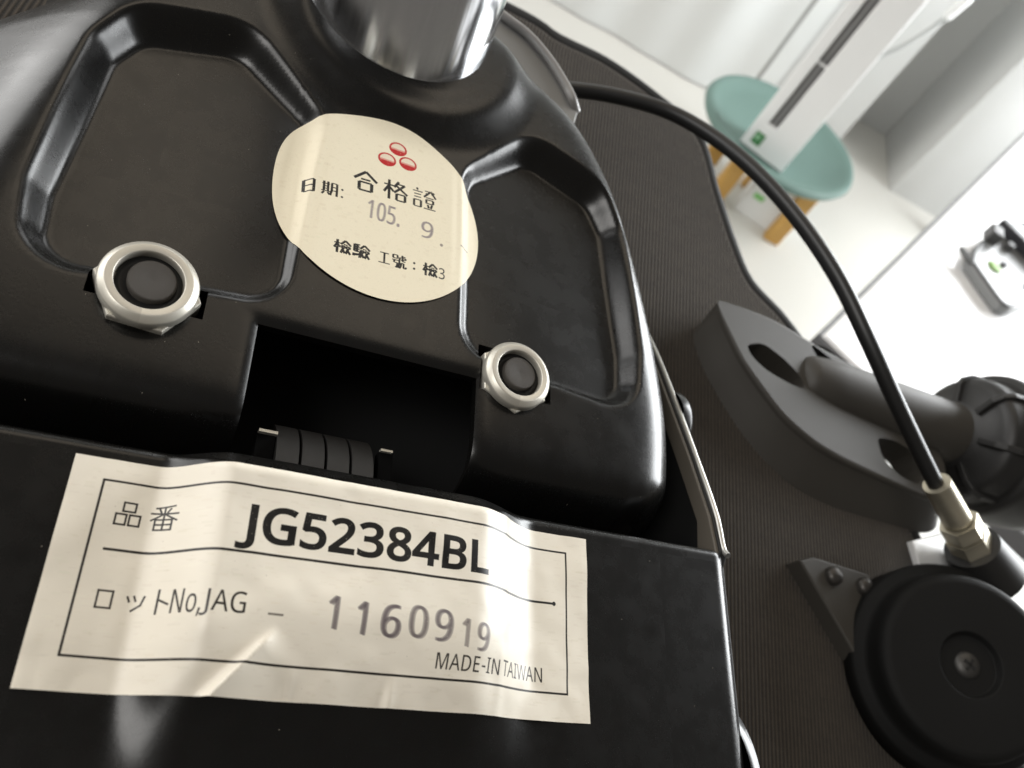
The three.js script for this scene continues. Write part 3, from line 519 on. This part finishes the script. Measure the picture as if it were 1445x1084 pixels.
// ---- black moulded arm bracket, its shaft and the ribbed hub
{
  const zt = -46, loop = (px, w, n) => new THREE.CatmullRomCurve3(px.map((p) => v3(...p, w)), true, 'catmullrom', 0.35).getSpacedPoints(n);
  const topPx = [[1014, 424], [1052, 436], [1100, 458], [1150, 488], [1205, 518], [1252, 552], [1300, 604], [1332, 655], [1326, 700], [1296, 694], [1240, 668], [1190, 644], [1150, 620], [1108, 584], [1074, 540], [1050, 505], [1030, 465], [1018, 440]];
  const basePx = [[985, 462], [1040, 440], [1090, 462], [1140, 490], [1195, 522], [1240, 556], [1290, 610], [1322, 670], [1322, 742], [1296, 752], [1230, 735], [1170, 716], [1120, 690], [1080, 655], [1048, 617], [1020, 575], [992, 525], [977, 480]];
  const N = 120, top = loop(topPx, zt, N), mid = top.map((p) => p.clone()), base = loop(basePx, -60.5, N), pos = [], idx = [];
  // rolled shoulder, then the skirt down to the seat
  const rings = [];
  for (let k = 0; k <= 5; k++) { const a = (k / 5) * Math.PI / 2; rings.push(top.map((p, i) => { const q = p.clone().lerp(base[i], 0.16 * Math.sin(a)); q.z = zt - 2.6 * (1 - Math.cos(a)); return q; })); }
  const sh = rings[5]; rings.push(...[0.35, 0.7, 1].map((t) => sh.map((p, i) => p.clone().lerp(base[i], t))));
  rings.forEach((g) => g.forEach((p) => pos.push(p.x, p.y, p.z)));
  const M1 = N + 1;
  for (let k = 0; k < rings.length - 1; k++) for (let i = 0; i < N; i++) { const a = k * M1 + i; idx.push(a, a + 1, a + M1 + 1, a, a + M1 + 1, a + M1); }
  const skirt = new THREE.BufferGeometry(); skirt.setAttribute('position', new THREE.Float32BufferAttribute(pos, 3)); skirt.setAttribute('uv', new THREE.Float32BufferAttribute(pos.filter((_, i) => i % 3 < 2), 2)); skirt.setIndex(idx); skirt.computeVertexNormals();
  const s = new THREE.Shape(mid.slice(0, N).map((p) => new THREE.Vector2(p.x, p.y)));
  const walls = [];
  const slot = (px) => {
    const q = px.map((p) => v2(...p, zt)), c = new THREE.CatmullRomCurve3(q.map((p) => new THREE.Vector3(p.x, p.y, zt)), true, 'catmullrom', 0.4).getPoints(32).slice(0, 32);
    const h = new THREE.Path(c.map((p) => new THREE.Vector2(p.x, p.y))); s.holes.push(h);
    for (let i = 0; i < 32; i++) { const a = c[i], b = c[(i + 1) % 32]; walls.push(a.x, a.y, zt, b.x, b.y, zt, b.x, b.y, zt - 12, a.x, a.y, zt, b.x, b.y, zt - 12, a.x, a.y, zt - 12); }
  };
  slot([[1056, 487], [1078, 486], [1108, 508], [1130, 532], [1134, 548], [1112, 540], [1082, 522], [1062, 503]]);
  slot([[1146, 488], [1164, 490], [1192, 508], [1210, 526], [1206, 534], [1184, 528], [1160, 512]]);
  slot([[1240, 620], [1262, 622], [1290, 640], [1302, 664], [1296, 682], [1272, 672], [1248, 648]]);
  const wg = new THREE.BufferGeometry(); wg.setAttribute('position', new THREE.Float32BufferAttribute(walls, 3)); wg.setAttribute('uv', new THREE.Float32BufferAttribute(walls.filter((_, i) => i % 3 < 2), 2)); wg.computeVertexNormals();
  const face = new THREE.ShapeGeometry(s, 1).translate(0, 0, zt).toNonIndexed();
  const bm = M.plastic2.clone(); bm.side = THREE.DoubleSide;
  add('arm_bracket', mm(mergeGeometries([skirt.toNonIndexed(), face, wg])), bm, chair).userData.label = 'black moulded arm bracket with dark oblong slots';
  const a = v3(1116, 533, -53), b = v3(1340, 612, -48), dir = b.clone().sub(a), L = dir.length(), q = new THREE.Quaternion().setFromUnitVectors(new THREE.Vector3(1, 0, 0), dir.clone().normalize());
  const shaft = new THREE.LatheGeometry([[0, 0], [6, 0.4], [9.4, 2], [11, 6], [12.4, 18], [13.2, L - 1], [12.4, L], [0, L]].map((p) => new THREE.Vector2(...p)).reverse(), 48).rotateZ(-Math.PI / 2).applyQuaternion(q).translate(a.x, a.y, a.z);
  add('shaft', mm(shaft), M.plastic2, chair);
  // hub: a closed drum with shallow webs round the shaft
  const hub = new THREE.Group(); hub.name = 'hub'; hub.position.copy(b).multiplyScalar(MM); hub.quaternion.copy(q); chair.add(hub);
  const cup = [[6, -2], [14, -1.6], [14.4, 2], [22, 3], [25, 4.5], [26.4, 7], [27, 15.6], [29.4, 16], [30.6, 17], [31.2, 19.5], [32, 36], [31, 46], [22, 53], [0, 55]].map((p) => new THREE.Vector2(...p));
  add('cup', mm(new THREE.LatheGeometry(cup, 72).rotateZ(-Math.PI / 2)), M.plastic, hub);
  for (let k = 0; k < 7; k++) {
    const w = new THREE.Shape([[0, 11], [15.6, 11], [15.6, 28], [8, 27.6], [3.4, 25.4], [1.2, 22], [0.6, 14]].map((p) => new THREE.Vector2(...p)));
    const g = new THREE.ExtrudeGeometry(w, { depth: 1.6, bevelEnabled: true, bevelSize: 0.6, bevelThickness: 0.6, bevelSegments: 3 }).translate(0, 0, -0.8).rotateX((k * Math.PI * 2) / 7 + 0.35);
    add('web', mm(g), M.plastic, hub);
  }
}

// ---- control cable, its ferrule, and the round cable drum
{
  const pts = [v3(700, 150, -38), v3(760, 126, -36), v3(820, 128, -32), v3(880, 138, -27), v3(945, 158, -22), v3(1005, 192, -17), v3(1062, 238, -12), v3(1125, 308, -8), v3(1182, 392, -6), v3(1225, 480, -7), v3(1262, 562, -11), v3(1297, 635, -17), v3(1324, 690, -22)];
  add('control_cable', mm(new THREE.TubeGeometry(new THREE.CatmullRomCurve3(pts), 160, 2.75, 14)), M.rubber, chair).userData.label = 'black sheathed control cable';
  const rod = (name, a, b, r0, r1, mat, seg = 24, flat = false) => {
    const d = b.clone().sub(a); let g = new THREE.CylinderGeometry(r1, r0, d.length(), seg, 1); if (flat) g = g.toNonIndexed(), g.computeVertexNormals();
    g.applyQuaternion(new THREE.Quaternion().setFromUnitVectors(new THREE.Vector3(0, 1, 0), d.clone().normalize())); const c = a.clone().add(b).multiplyScalar(0.5); g.translate(c.x, c.y, c.z);
    return add(name, mm(g), mat, chair);
  };
  const a = v3(1322, 682, -21), b = v3(1388, 800, -36), q = (t) => a.clone().lerp(b, t);
  rod('ferrule', q(0), q(0.42), 4.7, 5.0, M.brass);
  rod('lock_nut', q(0.44), q(0.58), 6.9, 6.9, M.brass, 6, true);
  rod('lock_nut', q(0.60), q(0.74), 7.3, 7.3, M.brass, 6, true);
  rod('cable_boot', q(0.74), q(1.12), 9.5, 12.5, M.plastic, 32);
  // drum
  const c = v3(1372, 938, -30), ax = new THREE.Vector3(-0.4, -0.06, 0.9).normalize(), turn = new THREE.Quaternion().setFromUnitVectors(new THREE.Vector3(0, 1, 0), ax);
  const drum = new THREE.Group(); drum.name = 'cable_drum'; drum.position.copy(c).multiplyScalar(MM); drum.quaternion.copy(turn); chair.add(drum); drum.userData.label = 'round black cable drum cover with a recessed screw';
  const pr = [[0, -2.6], [9, -2.6], [9.7, -2.2], [10.1, -0.5], [10.9, 0], [26, 0], [28, -0.4], [29.2, -1.6], [29.8, -4], [30.2, -8], [31.5, -9.6], [34, -10.6], [35, -12.5], [35.2, -26], [0, -26]].map((p) => new THREE.Vector2(...p)).reverse();
  add('cover', mm(new THREE.LatheGeometry(pr, 96)), std({ color: rgb(0.007, 0.007, 0.0068), roughness: 0.62, specularIntensity: 0.35, bumpMap: tile(peel, 12), bumpScale: 0.00006 }), drum);
  const sc = [[0, -1.0], [2.0, -1.1], [3.7, -1.7], [4.3, -2.6]].map((p) => new THREE.Vector2(...p)).reverse();
  add('screw', mm(new THREE.LatheGeometry(sc, 32)), std({ color: rgb(0.06, 0.058, 0.055), metalness: 0.6, roughness: 0.45 }), drum);
  const cross = mergeGeometries([new THREE.BoxGeometry(5, 0.6, 1.1), new THREE.BoxGeometry(1.1, 0.6, 5)]).scale(0.85, 1, 0.85).rotateY(0.4).translate(0, -1.1, 0);
  add('screw_recess', mm(cross), M.black, drum);
  // fixing tab with two screws, and a pale metal strip
  const tab = new THREE.Shape([v2(1136, 792, -52), v2(1152, 788, -52), v2(1228, 812, -52), v2(1245, 842, -52), v2(1290, 930, -52), v2(1215, 925, -52), v2(1190, 882, -52)]);
  add('fixing_tab', mm(new THREE.ExtrudeGeometry(tab, { depth: 6, bevelEnabled: true, bevelSize: 0.8, bevelThickness: 1, bevelSegments: 3 }).translate(0, 0, -60)), M.plastic2, chair);
  for (const [px, py] of [[1177, 813], [1221, 828]]) {
    const p = v3(px, py, -52); add('tab_screw', mm(new THREE.LatheGeometry([[0, 2.2], [2, 2], [3.1, 1], [3.3, 0], [3.3, -2]].map((k) => new THREE.Vector2(...k)).reverse(), 24).rotateX(Math.PI / 2).translate(p.x, p.y, -52)), std({ color: rgb(0.06, 0.055, 0.05), metalness: 0.6, roughness: 0.4 }), chair);
  }
  const strip = new THREE.Shape([v2(1288, 765, -46), v2(1338, 752, -46), v2(1356, 800, -46), v2(1302, 812, -46)]);
  add('metal_strip', mm(new THREE.ExtrudeGeometry(strip, { depth: 2, bevelEnabled: true, bevelSize: 0.4, bevelThickness: 0.4, bevelSegments: 2 }).translate(0, 0, -48)), std({ color: rgb(0.75, 0.75, 0.74), metalness: 0.3, roughness: 0.35 }), chair);
}

renderer.render(scene, camera);
